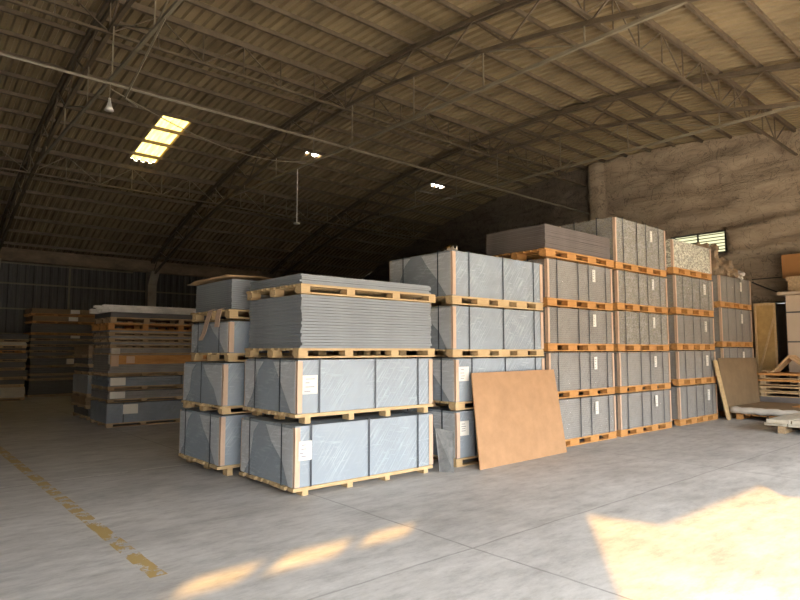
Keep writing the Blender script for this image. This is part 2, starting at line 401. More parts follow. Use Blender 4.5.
for gx in (5.55, 11.4, 16.8):
    tag(MB().box(gx - .03, gx + .03, BACK_Y - .16, BACK_Y - .1, .9, 4.85).build(f'trim_{k}', 'steel_light'), kind='structure'); k += 1

# right gable wall with wrinkled, patched plaster
def fbm(p, o=5):
    return noise.fractal(Vector(p), 0.9, 2.1, o)
def gdisp(y, z):
    d = 0.13 * fbm((y * 0.5, z * 1.6, 3.1)) + 0.06 * fbm((y * 2.0, z * 4.5, 7))
    if z > 4.42 + .12 * noise.noise(Vector((y * .8, 0, 0))):
        d += 0.16
        if y < 11.6: d += 0.15 * math.sin(z * 9.5 + 2.0 * noise.noise(Vector((y * .5, z * .6, 0))) + y * .3) * max(0, 1 - abs(z - 5.2) / 1.2)
    if 11.3 < y < 11.75: d += 0.14
    elif y > 11.75: d -= 0.06
    return max(-.2, min(.4, d))
g = MB()
ny = 230; nz = 72
gy = [FRONT_Y + (BACK_Y - FRONT_Y) * i / ny for i in range(ny + 1)]
WIN = (7.2, 8.9, 4.62, 5.32); DOOR = (3.9, 5.95, 0.0, 2.96)
def snap(v, lst):
    i = min(range(len(lst)), key=lambda q: abs(lst[q] - v)); lst[i] = v
for v in WIN[:2] + DOOR[:2]: snap(v, gy)
gz = [8.5 * i / nz for i in range(nz + 1)]
for v in WIN[2:] + DOOR[2:]: snap(v, gz)
def inhole(y, z): return any(h[0] <= y <= h[1] and h[2] <= z <= h[3] for h in (WIN, DOOR))
for z in gz:
    for y in gy:
        zz = min(z, roofz(y, 8.40))
        g.v.append((GX - (gdisp(y, zz) if not inhole(y, z) else 0), y, zz))
for j in range(nz):
    for i in range(ny):
        ym = (gy[i] + gy[i + 1]) / 2; zm = (gz[j] + gz[j + 1]) / 2
        if inhole(ym, zm) or gz[j] > roofz(ym, 8.4): continue
        a = j * (ny + 1) + i; g.f.append((a, a + ny + 1, a + ny + 2, a + 1))
go = g.build('wall_right', 'gable', fix=False, smooth=True); tag(go, kind='structure')
go.data.materials.append(M['gable_dark'])
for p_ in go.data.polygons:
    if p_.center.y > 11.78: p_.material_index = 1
ob = MB()   # the wall's outer leaf
def leaf(mb, X0, X1, cells_y, holes):
    for i in range(len(cells_y) - 1):
        y0, y1 = cells_y[i], cells_y[i + 1]
        hs = [h for h in holes if h[0] <= (y0 + y1) / 2 <= h[1]]
        z = 0
        for h in sorted(hs, key=lambda q: q[2]):
            if h[2] > z: mb.box(X0, X1, y0, y1, z, h[2])
            z = h[3]
        mb.prism([(y0, z), (y1, z), (y1, roofz(y1, 8.51)), (y0, roofz(y0, 8.51))], 0, X0, X1)
cy = sorted(set([FRONT_Y + i * 1.0 for i in range(30)] + [BACK_Y, *WIN[:2], *DOOR[:2]]))
leaf(ob, GX + .22, GX + .3, cy, [WIN, DOOR])
tag(ob.build('wall_right_outside', 'plain'), kind='structure')
# reveals
rv = MB()
for h in (WIN, DOOR):
    y0, y1, z0, z1 = h
    rv.box(GX, GX + .22, y0 - .05, y0, z0, z1).box(GX, GX + .22, y1, y1 + .05, z0, z1).box(GX, GX + .22, y0, y1, z1, z1 + .05)
    if z0 > 0: rv.box(GX, GX + .22, y0, y1, z0 - .05, z0)
tag(rv.build('trim_30', 'plain'), kind='structure')
wn = bpy.data.objects.new('window_1', None); COL.objects.link(wn); wn.location = (GX, 8.05, WIN[2]); tag(wn, kind='structure')
f = MB().box(-.02, .04, -.85, -.81, 0, .7).box(-.02, .04, .81, .85, 0, .7).box(-.02, .04, -.81, .81, .66, .7).box(-.02, .04, -.81, .81, 0, .04).box(-.02, .04, -.02, .02, .04, .66)
f.build('window_frame', 'darksteel', wn)
for i in range(6):  # dark bars stand in for the dark gaps between bright slats
    z = .09 + i * .10
    MB().add([(-.03, -.81, z), (.05, -.81, z + .03), (.05, .81, z + .03), (-.03, .81, z), (-.03, -.81, z + .014), (.05, -.81, z + .044), (.05, .81, z + .044), (-.03, .81, z + .014)],
             [(0, 3, 2, 1), (4, 5, 6, 7), (0, 1, 5, 4), (1, 2, 6, 5), (2, 3, 7, 6), (3, 0, 4, 7)]).build('slat_gap_bar', 'darksteel', wn)
MB().box(.07, .074, -.83, .83, 0, .7).build('dimming_pane', 'pane', wn)  # added sheet that dims the sky, so the openings pass for bright slats
# dark roller shutter door
dr = bpy.data.objects.new('door_1', None); COL.objects.link(dr); dr.location = (GX + .12, 4.92, 0); tag(dr, kind='structure')
sh = MB()
for i in range(24): sh.prism([(-1.02, i * .123), (1.03, i * .123), (1.03, i * .123 + .1235), (-1.02, i * .123 + .1235)], 0, 0, .03 if i % 2 else .015)
sh.build('shutter_curtain', 'shutter', dr)

# rear gable behind the camera and the front wall with its gate
rg = MB()
leaf(rg, RX - .2, RX, [FRONT_Y + i * 1.0 for i in range(30)] + [BACK_Y], [])
tag(rg.build('wall_left', 'plain'), kind='structure')
def back_to_wall(px, py):
    t = (py - FRONT_Y) / SUN_H.y
    return px - SUN_H.x * t, t * SUN_TAN
fw = MB(); Y0, Y1 = FRONT_Y - .12, FRONT_Y
TOPZ = roofz(FRONT_Y, 8.4)
slits = [(-8.60, -7.84, 4.97, 5.20), (-7.78, -7.0, 4.96, 5.21), (-6.95, -6.28, 4.98, 5.20)]
cuts = sorted([RX, -3.8] + [v for s_ in slits for v in s_[:2]])
for a, c in zip(cuts, cuts[1:]):
    hs = [s_ for s_ in slits if s_[0] <= (a + c) / 2 <= s_[1]]
    z = 0
    for h in hs:
        fw.box(a, c, Y0, Y1, 0, h[2]); z = h[3]
    fw.box(a, c, Y0, Y1, z, TOPZ)
fw.prism([(-3.8, 4.6), (-2.72, 4.16), (-2.72, TOPZ), (-3.8, TOPZ)], 1, Y0, Y1)
fw.box(-2.72, -.08, Y0, Y1, 4.17, TOPZ)
fw.prism([(-.08, 3.89), (.4, 3.70), (14, 3.65), (14, TOPZ), (-.08, TOPZ)], 1, Y0, Y1)
fw.box(14, GX, Y0, Y1, 0, TOPZ)
tag(fw.build('wall_front', 'plain'), kind='structure')

# ------------------------------------------------------------------ roof steel
TX = [-8.05, -2.5, 3.05, 8.6, 14.15]
def top_z(y): return roofz(y, 8.27)
def bot_z(y):
    u = min(1, abs(y - 11) / 14.8)
    d = 0.55 + 0.62 * u - 0.95 * max(0, u - .45) ** 1.2 * 1.25
    return top_z(y) - max(.12, d)
def truss(X, label):
    r = empty('roof_truss', (X, 11, 5.2), label, 'roof truss', 'arched trusses under the roof')
    def L(y, z, dx=0): return (dx, y - 11, z - 5.2)
    N_ = 34; Y = [-3.5 + 29.2 * i / N_ for i in range(N_ + 1)]
    t = MB(); bt = MB()
    for a, c in zip(Y, Y[1:]):
        for dx in (-.05, .05):
            t.bar(L(a, top_z(a), dx), L(c, top_z(c), dx), .05, .09)
        bt.bar(L(a, bot_z(a)), L(c, bot_z(c)), .075, .075)
    t.build('top_chord', 'steel', r); bt.build('bottom_chord', 'steel', r)
    m_ = MB().bar(L(2.7, 6.65), L(19.3, 6.65), .055, .055)
    m_.build('tie_bar', 'steel_light', r)
    for i in range(0, N_, 1):
        a, c = Y[i], Y[i + 1]
        w_ = MB()
        if i % 2: w_.bar(L(a, top_z(a)), L(c, bot_z(c)), .03)
        else: w_.bar(L(a, bot_z(a)), L(c, top_z(c)), .03)
        w_.build('web_bar', 'steel', r)
    for y in (5.2, 7.4, 9.4, 11.66, 13.4, 15.4, 17.4):
        MB().bar(L(y, bot_z(y)), L(y, 6.65), .024).build('hanger_rod', 'steel_light', r)
    for a, c in ((5.2, 7.4), (9.4, 7.4), (13.4, 15.4), (9.4, 11.66)):
        MB().bar(L(a, 6.65), L(c, bot_z(c)), .022).build('diagonal_brace', 'steel_light', r)
    return r
truss(TX[0], 'arched steel truss farthest behind the viewpoint')
truss(TX[1], 'arched steel truss just behind the viewpoint')
truss(TX[2], 'arched steel truss at upper left, with the bell lamp on its tie bar')
truss(TX[3], 'arched steel truss in the middle, landing on the pale column')
truss(TX[4], 'arched steel truss in front of the rough gable wall')

for i, y in enumerate(PY):
    z = roofz(y, 8.43)
    k_ = i - 17
    if k_ in (-7, 1, 10, -15): continue
    MBp = MB().box(RX - 3.05, GX - 3.05, -.022, .022, -.085, 0).box(RX - 3.05, GX - 3.05, -.022, .035, -.09, -.085)
    o = MBp.build('roof_purlin', 'steel', loc=(3.05, y, z))
    tag(o, f'straight steel roof purlin, {ordn(35 - i) if i < 34 else "first one"} counted from the far back wall', 'purlin', 'plain purlins under the roof')
def joist(y, label, light=None):
    z = roofz(y, 8.43)
    r = empty('roof_joist', (3.05, y, z), label, 'roof joist', 'open-web joists between the trusses')
    MB().box(RX - 3.05, GX - 3.05, -.035, .035, -.13, 0).build('top_chord', 'steel', r)
    MB().box(RX - 3.05, GX - 3.05, -.03, .03, -.80, -.755).build('bottom_chord', 'steel', r)
    x = 0.0
    step = 0.925
    for i in range(-18, 18):
        x = i * step
        if x + step > GX - 3.05 or x < RX - 3.05: continue
        MB().bar((x, 0, -.1), (x, 0, -.78), .022).build('web_post', light or 'steel', r)
        a, c = ((x, 0, -.1), (x + step, 0, -.78)) if i % 2 else ((x, 0, -.78), (x + step, 0, -.1))
        MB().bar(a, c, .022).build('web_diagonal', light or 'steel', r)
joist(PY[10], 'open-web steel joist at upper right, ending high on the gable wall')
joist(PY[18], 'open-web steel joist under the roof ridge')
joist(PY[27], 'open-web steel joist below the bright skylight', 'steel_light')
joist(PY[2], 'open-web steel joist nearest the gate side')
tag(MB().tube([(RX - 3, .16, 0), (GX - 3.05, .16, 0)], .028, 6).build('brace_pipe', 'steel_light', loc=(3.05, 11.66, 6.6)),
    'long thin pipe crossing the hall level with the truss tie bars', 'pipe')

# lamp, rod, wires
bl = empty('bell_lamp', (3.05, 11.75, 6.05), 'small bell-shaped lamp hanging from the upper-left truss', 'lamp')
MB().tube([(0, 0, .52), (0, 0, .2)], .008).build('suspension_rod', 'steel_light', bl)
MB().tube([(0, 0, .24), (0, 0, .16), (0, 0, .08), (0, 0, 0)], [.02, .03, .05, .085], 14).build('lamp_shade', 'silver', bl, smooth=True)
pr = empty('hanging_rod', (8.6, 14.2, 5.1), 'thin white rod hanging down from the middle truss', 'rod')
MB().tube([(0, 0, 0.0), (0, 0, 1.55)], .016, 6).build('rod', 'paper', pr)
MB().tube([(0, 0, -.03), (0, 0, 0)], .09, 10).build('end_plate', 'paper', pr)
def wire(name, pts, label, r=.012, m='steel_light'):
    o = MB().tube([(Vector(p) - Vector(pts[0])) for p in pts], r, 5).build(name, m, loc=pts[0])
    tag(o, label, 'cable')
P0, P1 = Vector((3.05, 11.7, 6.45)), Vector((8.6, 11.72, 6.62))
wire('sagging_cable', [P0.lerp(P1, t) - Vector((0, 0, .95 * 4 * t * (1 - t) * (.55 + .45 * t))) for t in [i / 14 for i in range(15)]],
     'sagging cable strung from the bell lamp to the middle truss')
wire('brace_cable', [(3.05, 8.93, 6.63), (3.05, 10.79, 5.98), (3.5, 11.6, 6.2)], 'pale taut cable slanting down beside the bell lamp', .018)

# ------------------------------------------------------------------ pallets and loads
def pallet_parts(L, W, H, style, parent_fn, wood):
    """returns a pallet: root object made by parent_fn(deck mesh) and its sub-parts"""
    t = {'feet': .038}.get(style, .026)
    d = MB(); n_ = 9
    pw = W / n_
    for i in range(n_):
        y = -W / 2 + i * pw
        e0, e1 = random.uniform(.0, .035), random.uniform(-.012, .02)
        d.box(-L / 2 - e0, L / 2 + e1, y + (.0 if i == 0 else .022), y + pw - (.0 if i == n_ - 1 else .022), H - t, H)
    root = parent_fn(d)
    if style == 'feet':        # low feet, wide openings, no bottom boards
        xs_ = [-L * .40, -L * .12, L * .12, L * .42] if False else [-L * .43, -L * .14, L * .13, L * .44]
        bw = .075
    elif style == 'four':
        xs_ = [-L / 2 + .06, -L * .19, L * .03, L * .24, L / 2 - .06]; bw = .26
    elif style == 'slots':
        xs_ = [-L / 2 + .13, -L * .15, L * .15, L / 2 - .13]; bw = .27
    else:
        xs_ = [-L / 2 + .06, -L * .17, L * .17, L / 2 - .06]; bw = .12
    zb = .018 if style != 'feet' else 0
    bd_ = .13
    proto = {}
    for i, x in enumerate(xs_):
        x0, x1 = max(-L / 2, x - bw / 2), min(L / 2, x + bw / 2)
        for y in (-W / 2 + .004, -bd_ / 2, W / 2 - .004 - bd_):
            key = round(x1 - x0, 4)
            if key not in proto:
                o = MB().box(-key / 2, key / 2, 0, bd_, 0, H - t - zb).build('block', wood, root); proto[key] = o
            else:
                o = proto[key].copy(); COL.objects.link(o); o.parent = root
            o.location = ((x0 + x1) / 2, y, zb)
    if style != 'feet':
        for y in (-W / 2, -.05, W / 2 - .1):
            MB().box(-L / 2, L / 2, y, y + .1, 0, .018).build('bottom_board', wood, root)
    return root

def film_shell(L, W, z0, z1, amp, seed, off=.008):
    """top and four sides as a wrinkled skin"""
    m = MB()
    def face(o, u, v, nu, nv, nrm):
        base = len(m.v); o = Vector(o); u = Vector(u); v = Vector(v); nrm = Vector(nrm)
        for j in range(nv + 1):
            for i in range(nu + 1):
                p = o + u * (i / nu) + v * (j / nv)
                e = min(i, nu - i, j + 2, nv - j + 1) / 3.0
                h = abs(noise.noise(Vector((p.x * 3 + seed, p.y * 3 + p.z * 2.5, p.z * 3 - p.x * 2)))) + .35 * abs(noise.noise(p * 11 + Vector((seed, 0, 0))))
                m.v.append(tuple(p + nrm * (amp * h * min(1, e))))
        for j in range(nv):
            for i in range(nu):
                a = base + j * (nu + 1) + i; m.f.append((a, a + 1, a + nu + 2, a + nu + 1))
    l, w_ = L / 2 + off, W / 2 + off; t = z1 + off * .6
    nl, nw, nh = 44, 30, 14
    face((-l, -w_, z0), (2 * l, 0, 0), (0, 0, t - z0), nl, nh, (0, -1, 0))
    face((l, -w_, z0), (0, 2 * w_, 0), (0, 0, t - z0), nw, nh, (1, 0, 0))
    face((l, w_, z0), (-2 * l, 0, 0), (0, 0, t - z0), nl, nh, (0, 1, 0))
    face((-l, w_, z0), (0, -2 * w_, 0), (0, 0, t - z0), nw, nh, (-1, 0, 0))
    face((-l, -w_, t), (2 * l, 0, 0), (0, 2 * w_, 0), nl, nw, (0, 0, min(1, .012 / amp)))
    return m

def strap_x(L, W, z0, z1, x, o=.02):
    w_ = .02; m = MB(); W2 = W / 2 + o
    x0, x1 = x - w_ / 2, x + w_ / 2
    m.box(x0, x1, -W2 - .003, -W2, z0, z1 + .02).box(x0, x1, W2, W2 + .003, z0, z1 + .02)
    m.box(x0, x1, -W2, W2, z1 + .017, z1 + .02).box(x0, x1, -W2, W2, z0, z0 + .003)
    return m
def strap_y(L, W, z0, z1, y, o=.022):
    w_ = .02; m = MB(); L2 = L / 2 + o
    y0, y1 = y - w_ / 2, y + w_ / 2
    m.box(-L2 - .003, -L2, y0, y1, z0, z1 + .023).box(L2, L2 + .003, y0, y1, z0, z1 + .023)
    m.box(-L2, L2, y0, y1, z1 + .02, z1 + .023).box(-L2, L2, y0, y1, z0, z0 + .003)
    return m

def load(name, X0, X1, Y0, Y1, Z0, zp, Z1, label, group, style='four', wood='wood', core='core', film='film',
         flaps=True, xst=(), yst=(), papers=(), guards=True, amp=.012, cat='wrapped load', lid=False):
    """pallet (Z0..zp) with a strapped bundle (zp..Z1)"""
    L, W = X1 - X0, Y1 - Y0; H = zp - Z0; T = Z1 - Z0
    r = empty(name, ((X0 + X1) / 2, (Y0 + Y1) / 2, Z0), label, cat, group)
    pallet_parts(L, W, H, style, lambda d: d.build('pallet', wood, r), wood)
    sd_ = random.uniform(0, 50)
    l, w_ = L / 2 - .02, W / 2 - .02
    T -= .026
    c = MB().box(-l, l, -w_, w_, H + .001, T)
    c.build('sheet_bundle', core, r)
    if film:
        film_shell(2 * l, 2 * w_, H + .004, T, amp, sd_).build('plastic_film', film, r, smooth=True)
    if flaps:
        for sgn in (-1, 1):
            x = sgn * (l + .022)
            j = lambda: random.uniform(-.05, .05)
            z = lambda v: H + .01 + (T - H - .03) * v
            yv = lambda u: w_ - 2 * w_ * u
            fl = MB()
            a1, a2 = .36 + j(), .10 + j() * .5
            fl.prism([(yv(0), z(1)), (yv(a1), z(1)), (yv(a1 - .10), z(.82)), (yv(a2 + .06), z(.30)), (yv(a2 - .06), z(0)), (yv(0), z(0))], 0, x, x + sgn * .004)
            b1, b2 = .55 + j(), .80 + j() * .5
            fl.build('folded_flap', 'flap', r); fl = MB()
            fl.prism([(yv(.995), z(1)), (yv(b1), z(1)), (yv(b1 + .10), z(.72)), (yv(b2), z(.40)), (yv(.93), z(0)), (yv(.995), z(0))], 0, x + sgn * .004, x + sgn * .008)
            fl.build('folded_flap', 'flap', r)
    if guards:
        for sx in (-1, 1):
            for sy in (-1, 1):
                gx, gy_ = sx * (l + .022), sy * (w_ + .022); g_ = MB()
                a = .07 if film == 'film' else .055
                g_.box(min(gx, gx - sx * a), max(gx, gx - sx * a), min(gy_, gy_ - sy * .006), max(gy_, gy_ - sy * .006), H + .01, T - .008)
                g_.box(min(gx, gx - sx * .006), max(gx, gx - sx * .006), min(gy_, gy_ - sy * .05), max(gy_, gy_ - sy * .05), H + .01, T - .008)
                g_.build('corner_guard', 'guard', r)
    for fx in xst:
        strap_x(2 * l, 2 * w_, H + .001, T, -L / 2 + fx * L, .026).build('strap', 'strap', r)
    for fy in yst:
        strap_y(2 * l, 2 * w_, H + .001, T, W / 2 - fy * W, .036).build('strap', 'strap', r)
    for (fx, fz, pw, ph) in papers:
        x = -L / 2 + fx * L; z = H + (T - H) * fz
        p = MB().box(x, x + pw, -w_ - .031, -w_ - .029, z - ph, z).build('paper_label', 'paper', r)
        q = z - ph * .18
        while q > z - ph * .85:
            a = x + pw * random.uniform(.08, .25); c = a + pw * random.uniform(.25, .6)
            MB().box(a, min(c, x + pw * .93), -w_ - .0325, -w_ - .031, q - ph * .04, q).build('printed_line', 'ink', p); q -= ph * random.uniform(.15, .25)
    return r

def wooden_pallet(X0, X1, Y0, Y1, Z0, Z1, label, style='four', wood='wood', group=None):
    return pallet_parts(X1 - X0, Y1 - Y0, Z1 - Z0, style,
                        lambda d: tag(d.build('wooden_pallet', wood, loc=((X0 + X1) / 2, (Y0 + Y1) / 2, Z0)), label, 'pallet', group), wood)

def loose_boards(X0, X1, Y0, Y1, Z0, Z1, n_, label, group, m='board', name='grey_board', jit=.012, cat='board'):
    t = (Z1 - Z0) / n_
    bd = MB().box(-(X1 - X0) / 2, (X1 - X0) / 2, -(Y1 - Y0) / 2, (Y1 - Y0) / 2, 0, t * .86)
    first = bd.build(name, m)
    for i in range(n_):
        o = first if i == 0 else first.copy()
        if i: COL.objects.link(o)
        o.location = ((X0 + X1) / 2 + random.uniform(-jit, jit), (Y0 + Y1) / 2 + random.uniform(-jit, jit), Z0 + i * t + .0005)
        tag(o, label.replace('@', ordn(i + 1)), cat, group)

# --- nearest pile (A1)
GA = 'film-wrapped loads on pale pallets'
TIER = ['floor', 'second', 'third', 'fourth', 'top']
load('wrapped_pallet_load', 3.52, 5.63, 5.79, 7.06, 0, .09, .78, 'blue-grey film-wrapped load on the floor, bottom of the nearest pile', GA, 'feet',
     xst=(.10, .49, .87), yst=(.20, .80), papers=((.022, .76, .17, .21),))
load('wrapped_pallet_load', 3.54, 5.63, 5.79, 7.04, .78, .89, 1.51, 'blue-grey film-wrapped load, second tier of the nearest pile', GA, 'feet',
     xst=(.14, .53, .87), yst=(.24, .72), papers=((.03, .72, .20, .21),))
wooden_pallet(3.55, 5.66, 5.78, 7.06, 1.51, 1.62, 'pale pallet under the unwrapped grey boards of the nearest pile', 'plain')
loose_boards(3.59, 5.61, 5.80, 7.04, 1.62, 2.23, 18, 'grey board, @ from the bottom of the tall unwrapped block in the nearest pile', 'boards in the tall unwrapped block')
wooden_pallet(3.56, 5.66, 5.76, 7.06, 2.235, 2.345, 'pale pallet carrying the thin top block of the nearest pile', 'plain')
loose_boards(3.58, 5.60, 5.80, 7.02, 2.35, 2.465, 5, 'grey board, @ from the bottom of the thin block topping the nearest pile', 'boards in the thin top block')

# --- pile behind it (A2)
load('wrapped_pallet_load', 3.36, 5.44, 7.32, 8.66, 0, .13, .78, 'dull film-wrapped load on the floor, bottom of the pile behind the nearest', GA, 'feet', yst=(.18, .80), xst=(.3, .7))
load('wrapped_pallet_load', 3.38, 5.46, 7.32, 8.62, .78, .88, 1.45, 'dull film-wrapped load, second tier of the pile behind the nearest', GA, 'plain', yst=(.5,), xst=(.3, .7))
load('wrapped_pallet_load', 3.44, 5.52, 7.30, 8.52, 1.45, 1.56, 2.0, 'dull film-wrapped load under the dangling tan strips', GA, 'plain', yst=(.22, .78), xst=(.3, .7))
wooden_pallet(3.44, 5.52, 7.30, 8.52, 2.01, 2.13, 'pale pallet above the dangling tan strips', 'plain')
loose_boards(3.48, 5.5, 7.34, 8.50, 2.14, 2.535, 14, 'dark grey board, @ from the bottom under the curled cardboard sheet', 'boards capped by a curled sheet', jit=.006)
cs = MB(); nu, nv = 24, 10
for j in range(nv + 1):
    for i in range(nu + 1):
        u, v = i / nu, j / nv
        x = 3.38 + 2.1 * u; y = 7.28 + 1.32 * v
        z = 2.565 - .03 * max(0, (v - .8)) * 5 + .02 * noise.noise(Vector((x * 3, y * 3, 1))) + .012 - (.06 * (max(0, v - .75) * 4) ** 2 if u < .6 else 0)
        cs.v.append((x, y, max(z, 2.548)))
for j in range(nv):
    for i in range(nu):
        a = j * (nu + 1) + i; cs.f.append((a, a + 1, a + nu + 2, a + nu + 1))
o = cs.build('cardboard_sheet', 'card', smooth=True); tag(o, 'curled cardboard sheet capping the pile behind the nearest', 'cardboard')
o.modifiers.new('s', 'SOLIDIFY').thickness = .008
def strip(pts, wd, label):
    m = MB()
    for p, q in zip(pts, pts[1:]): m.bar(p, q, wd, .008) if False else None
    pts = [Vector(p) for p in pts]; W_ = Vector((0, wd, 0)); T_ = Vector((.008, 0, .004))
    for p in pts: m.v += [tuple(p - W_ / 2), tuple(p + W_ / 2), tuple(p + W_ / 2 + T_), tuple(p - W_ / 2 + T_)]
    for i in range(len(pts) - 1):
        a = 4 * i
        for k_ in range(4): m.f.append((a + k_, a + (k_ + 1) % 4, a + 4 + (k_ + 1) % 4, a + 4 + k_))
    m.f.append((3, 2, 1, 0)); a = 4 * (len(pts) - 1); m.f.append((a, a + 1, a + 2, a + 3))
    tag(m.build('cardboard_strip', 'guard'), label, 'cardboard strip', 'loose tan strips')
strip([(3.44, 7.78, 2.15), (3.395, 7.8, 2.13), (3.38, 7.86, 2.0), (3.37, 7.95, 1.82), (3.35, 8.0, 1.73)], .13, 'longer tan strip dangling over the pile behind the nearest')
strip([(3.44, 7.50, 2.15), (3.395, 7.52, 2.13), (3.385, 7.54, 2.03), (3.38, 7.56, 1.90)], .14, 'shorter tan strip hanging beside the longer one')

# --- pile behind the leaning brown board (B)
bx = (.16, .52, .88)
load('wrapped_pallet_load', 6.08, 8.14, 5.79, 7.1, 0, .11, .77, 'blue-grey film-wrapped load on the floor behind the leaning brown board', GA, 'plain', xst=(.18, .55, .9), yst=(.25, .80), papers=((.03, .80, .18, .2),))
load('wrapped_pallet_load', 6.07, 8.14, 5.79, 7.1, .77, .88, 1.50, 'blue-grey film-wrapped load, second tier behind the leaning brown board', GA, 'four', xst=bx, yst=(.25, .80), papers=((.025, .82, .21, .2),))
load('wrapped_pallet_load', 6.02, 8.13, 5.79, 7.1, 1.50, 1.61, 2.24, 'blue-grey film-wrapped load just above eye level, left of the orange-pallet piles', GA, 'four', xst=bx, yst=(.25, .80))
load('wrapped_pallet_load', 6.02, 8.13, 5.79, 7.15, 2.24, 2.36, 3.02, 'pale film-wrapped load topping the pile left of the orange-pallet piles', GA, 'four', xst=bx, yst=(.25, .80), amp=.02)

tf = MB()
for q in range(14):
    a, b2 = random.uniform(-.10, .08), random.uniform(-.10, .08); h = random.uniform(.01, .07)
    tf.add([(a, b2, 0), (a + .05, b2 + .01, 0), (a + .03, b2 + .05, 0), (a + .02 + random.uniform(-.03, .03), b2 + .02, h)], [(0, 1, 3), (1, 2, 3), (2, 0, 3), (0, 2, 1)])
tag(tf.build('torn_film', 'whitewrap', loc=(6.12, 5.92, 3.022)), 'crumpled scrap of plastic on the front corner of the pale topmost load', 'plastic scrap')
# --- orange-pallet piles (C, D, E, F)
GC = 'grey loads on orange pallets'
def tiers(X0, X1, Y0, Y1, levels, where, xst, paper, skip=(), semi=(), **kw):
    for i, (a, p, z) in enumerate(levels):
        if i in skip: continue
        load('strapped_pallet_load', X0 + random.uniform(-.015, .015), X1 + random.uniform(-.015, .015), Y0, Y1, a, p, z,
             f'grey strapped load on orange pallet, {TIER[i] if i else "lowest"} tier of the {where}', GC, 'slots', 'orange', 'core_grey', 'film_semi' if i in semi else 'film_clear',
             flaps=False, xst=xst, yst=(.3, .7), papers=(paper,), amp=.008, **kw)
CX = (.13, .44, .60, .88)
tiers(8.25, 10.30, 5.79, 7.05, [(0, .12, .80), (.80, .92, 1.58), (1.58, 1.71, 2.33), (2.33, 2.46, 3.14)], 'pile right of the brown board', CX, (.66, .88, .10, .22))
wooden_pallet(8.20, 10.34, 5.76, 7.07, 3.14, 3.27, 'orange pallet under the thick block of bare boards', 'slots', 'orange')
loose_boards(8.24, 10.28, 5.80, 7.06, 3.275, 3.69, 13, 'bare warm-grey board, @ from the bottom of the block beside the tallest load', 'bare boards above the orange pallets', 'board_warm', jit=.008)
tiers(10.47, 12.54, 5.79, 7.03, [(0, .12, .80), (.80, .92, 1.58), (1.58, 1.71, 2.36), (2.36, 2.49, 3.14), (3.14, 3.27, 4.16)], 'tallest pile', (.14, .40, .58, .84), (.66, .88, .10, .22), semi=(2, 3, 4))
tiers(12.92, 14.88, 5.79, 7.03, [(0, .13, .84), (.84, .98, 1.60), (1.60, 1.74, 2.38), (2.38, 2.52, 3.25)], 'pile topped with crinkled film', (.18, .42, .62, .86), (.72, .84, .12, .24), semi=(3,))
load('strapped_pallet_load', 12.86, 14.86, 5.79, 7.03, 3.25, 3.39, 4.02, 'load in bright crinkled clear film on orange pallet, below the louvred window', GC, 'slots', 'orange',
     'core_grey', 'film_crinkled', flaps=False, xst=(), yst=(), papers=(), amp=.035)
tiers(15.48, 17.50, 5.85, 7.05, [(0, .13, .84), (.84, .97, 1.68), (1.68, 1.81, 2.66), (2.66, 2.79, 3.46)], 'farthest right pile', (.2, .45, .64, .9), (.62, .86, .11, .24))
# heap of sacking on the farthest pile
def lump(name, c, rx, ry, rz_, seed, m, label, cat, group=None):
    import bmesh
    bm = bmesh.new(); bmesh.ops.create_icosphere(bm, subdivisions=4, radius=1)
    for v in bm.verts:
        p = v.co.copy(); h = 1 + .55 * noise.noise(p * 1.8 + Vector((seed, 0, 0))) + .45 * abs(noise.noise(p * 4.5 + Vector((0, seed, 0))))
        v.co = Vector((p.x * rx * h, p.y * ry * h, max(p.z * rz_ * h, -rz_ * .55)))
    me = bpy.data.meshes.new(name); bm.to_mesh(me); bm.free(); me.materials.append(M[m])
    o = bpy.data.objects.new(name, me); COL.objects.link(o); o.location = (c[0], c[1], c[2] + rz_ * .55)
    tag(o, label, cat, group); return o
lump('sack', (15.86, 6.38, 3.47), .22, .34, .50, 2.0, 'rag', 'tallest crumpled brown sack on top of the farthest right pile', 'sack', 'sacks on the farthest pile')
lump('sack', (16.64, 6.25, 3.47), .20, .30, .33, 5.0, 'rag', 'middle crumpled brown sack on the farthest right pile', 'sack', 'sacks on the farthest pile')
lump('sack', (17.22, 6.22, 3.47), .20, .27, .16, 9.0, 'whitewrap', 'flat pale sack at the right end of the farthest right pile', 'sack', 'sacks on the farthest pile')

# --- leaning boards
def leaning(name, bl_, br_, tl, tr, t, m, label, cat='board', n_=(0, -1, 0)):
    pts = [Vector(p) for p in (bl_, br_, tr, tl)]
    nn = (pts[1] - pts[0]).cross(pts[3] - pts[0]).normalized()
    if nn.y > 0: nn = -nn
    c = (pts[0] + pts[1]) / 2
    mb = MB().add([p - c for p in pts] + [p - c - nn * t for p in pts], [(0, 1, 2, 3), (7, 6, 5, 4), (0, 4, 5, 1), (1, 5, 6, 2), (2, 6, 7, 3), (3, 7, 4, 0)])
    return tag(mb.build(name, m, loc=c), label, cat)
leaning('brown_board', (6.19, 5.46, 0), (8.28, 5.50, 0), (6.30, 5.70, 1.28), (8.26, 5.70, 1.29), .018, 'brown', 'large square brown fibreboard sheet leaning on the blue-grey pile')
leaning('offcut_board', (5.68, 5.72, 0), (5.80, 5.58, 0), (5.66, 5.78, .57), (5.95, 5.72, .50), .012, 'mottled', 'small mottled grey offcut standing in the gap between two piles')
leaning('plywood_sheet', (15.0, 5.62, 0), (17.15, 5.62, 0), (15.05, 5.80, 1.41), (17.45, 5.80, 1.40), .018, 'olive', 'dull brown plywood sheet leaning on the farthest right pile')
leaning('wood_plank', (14.80, 5.54, 0), (14.96, 5.54, 0), (14.66, 5.74, 1.36), (14.83, 5.74, 1.36), .03, 'wood', 'narrow pale plank standing at the left edge of the plywood sheet', 'plank')

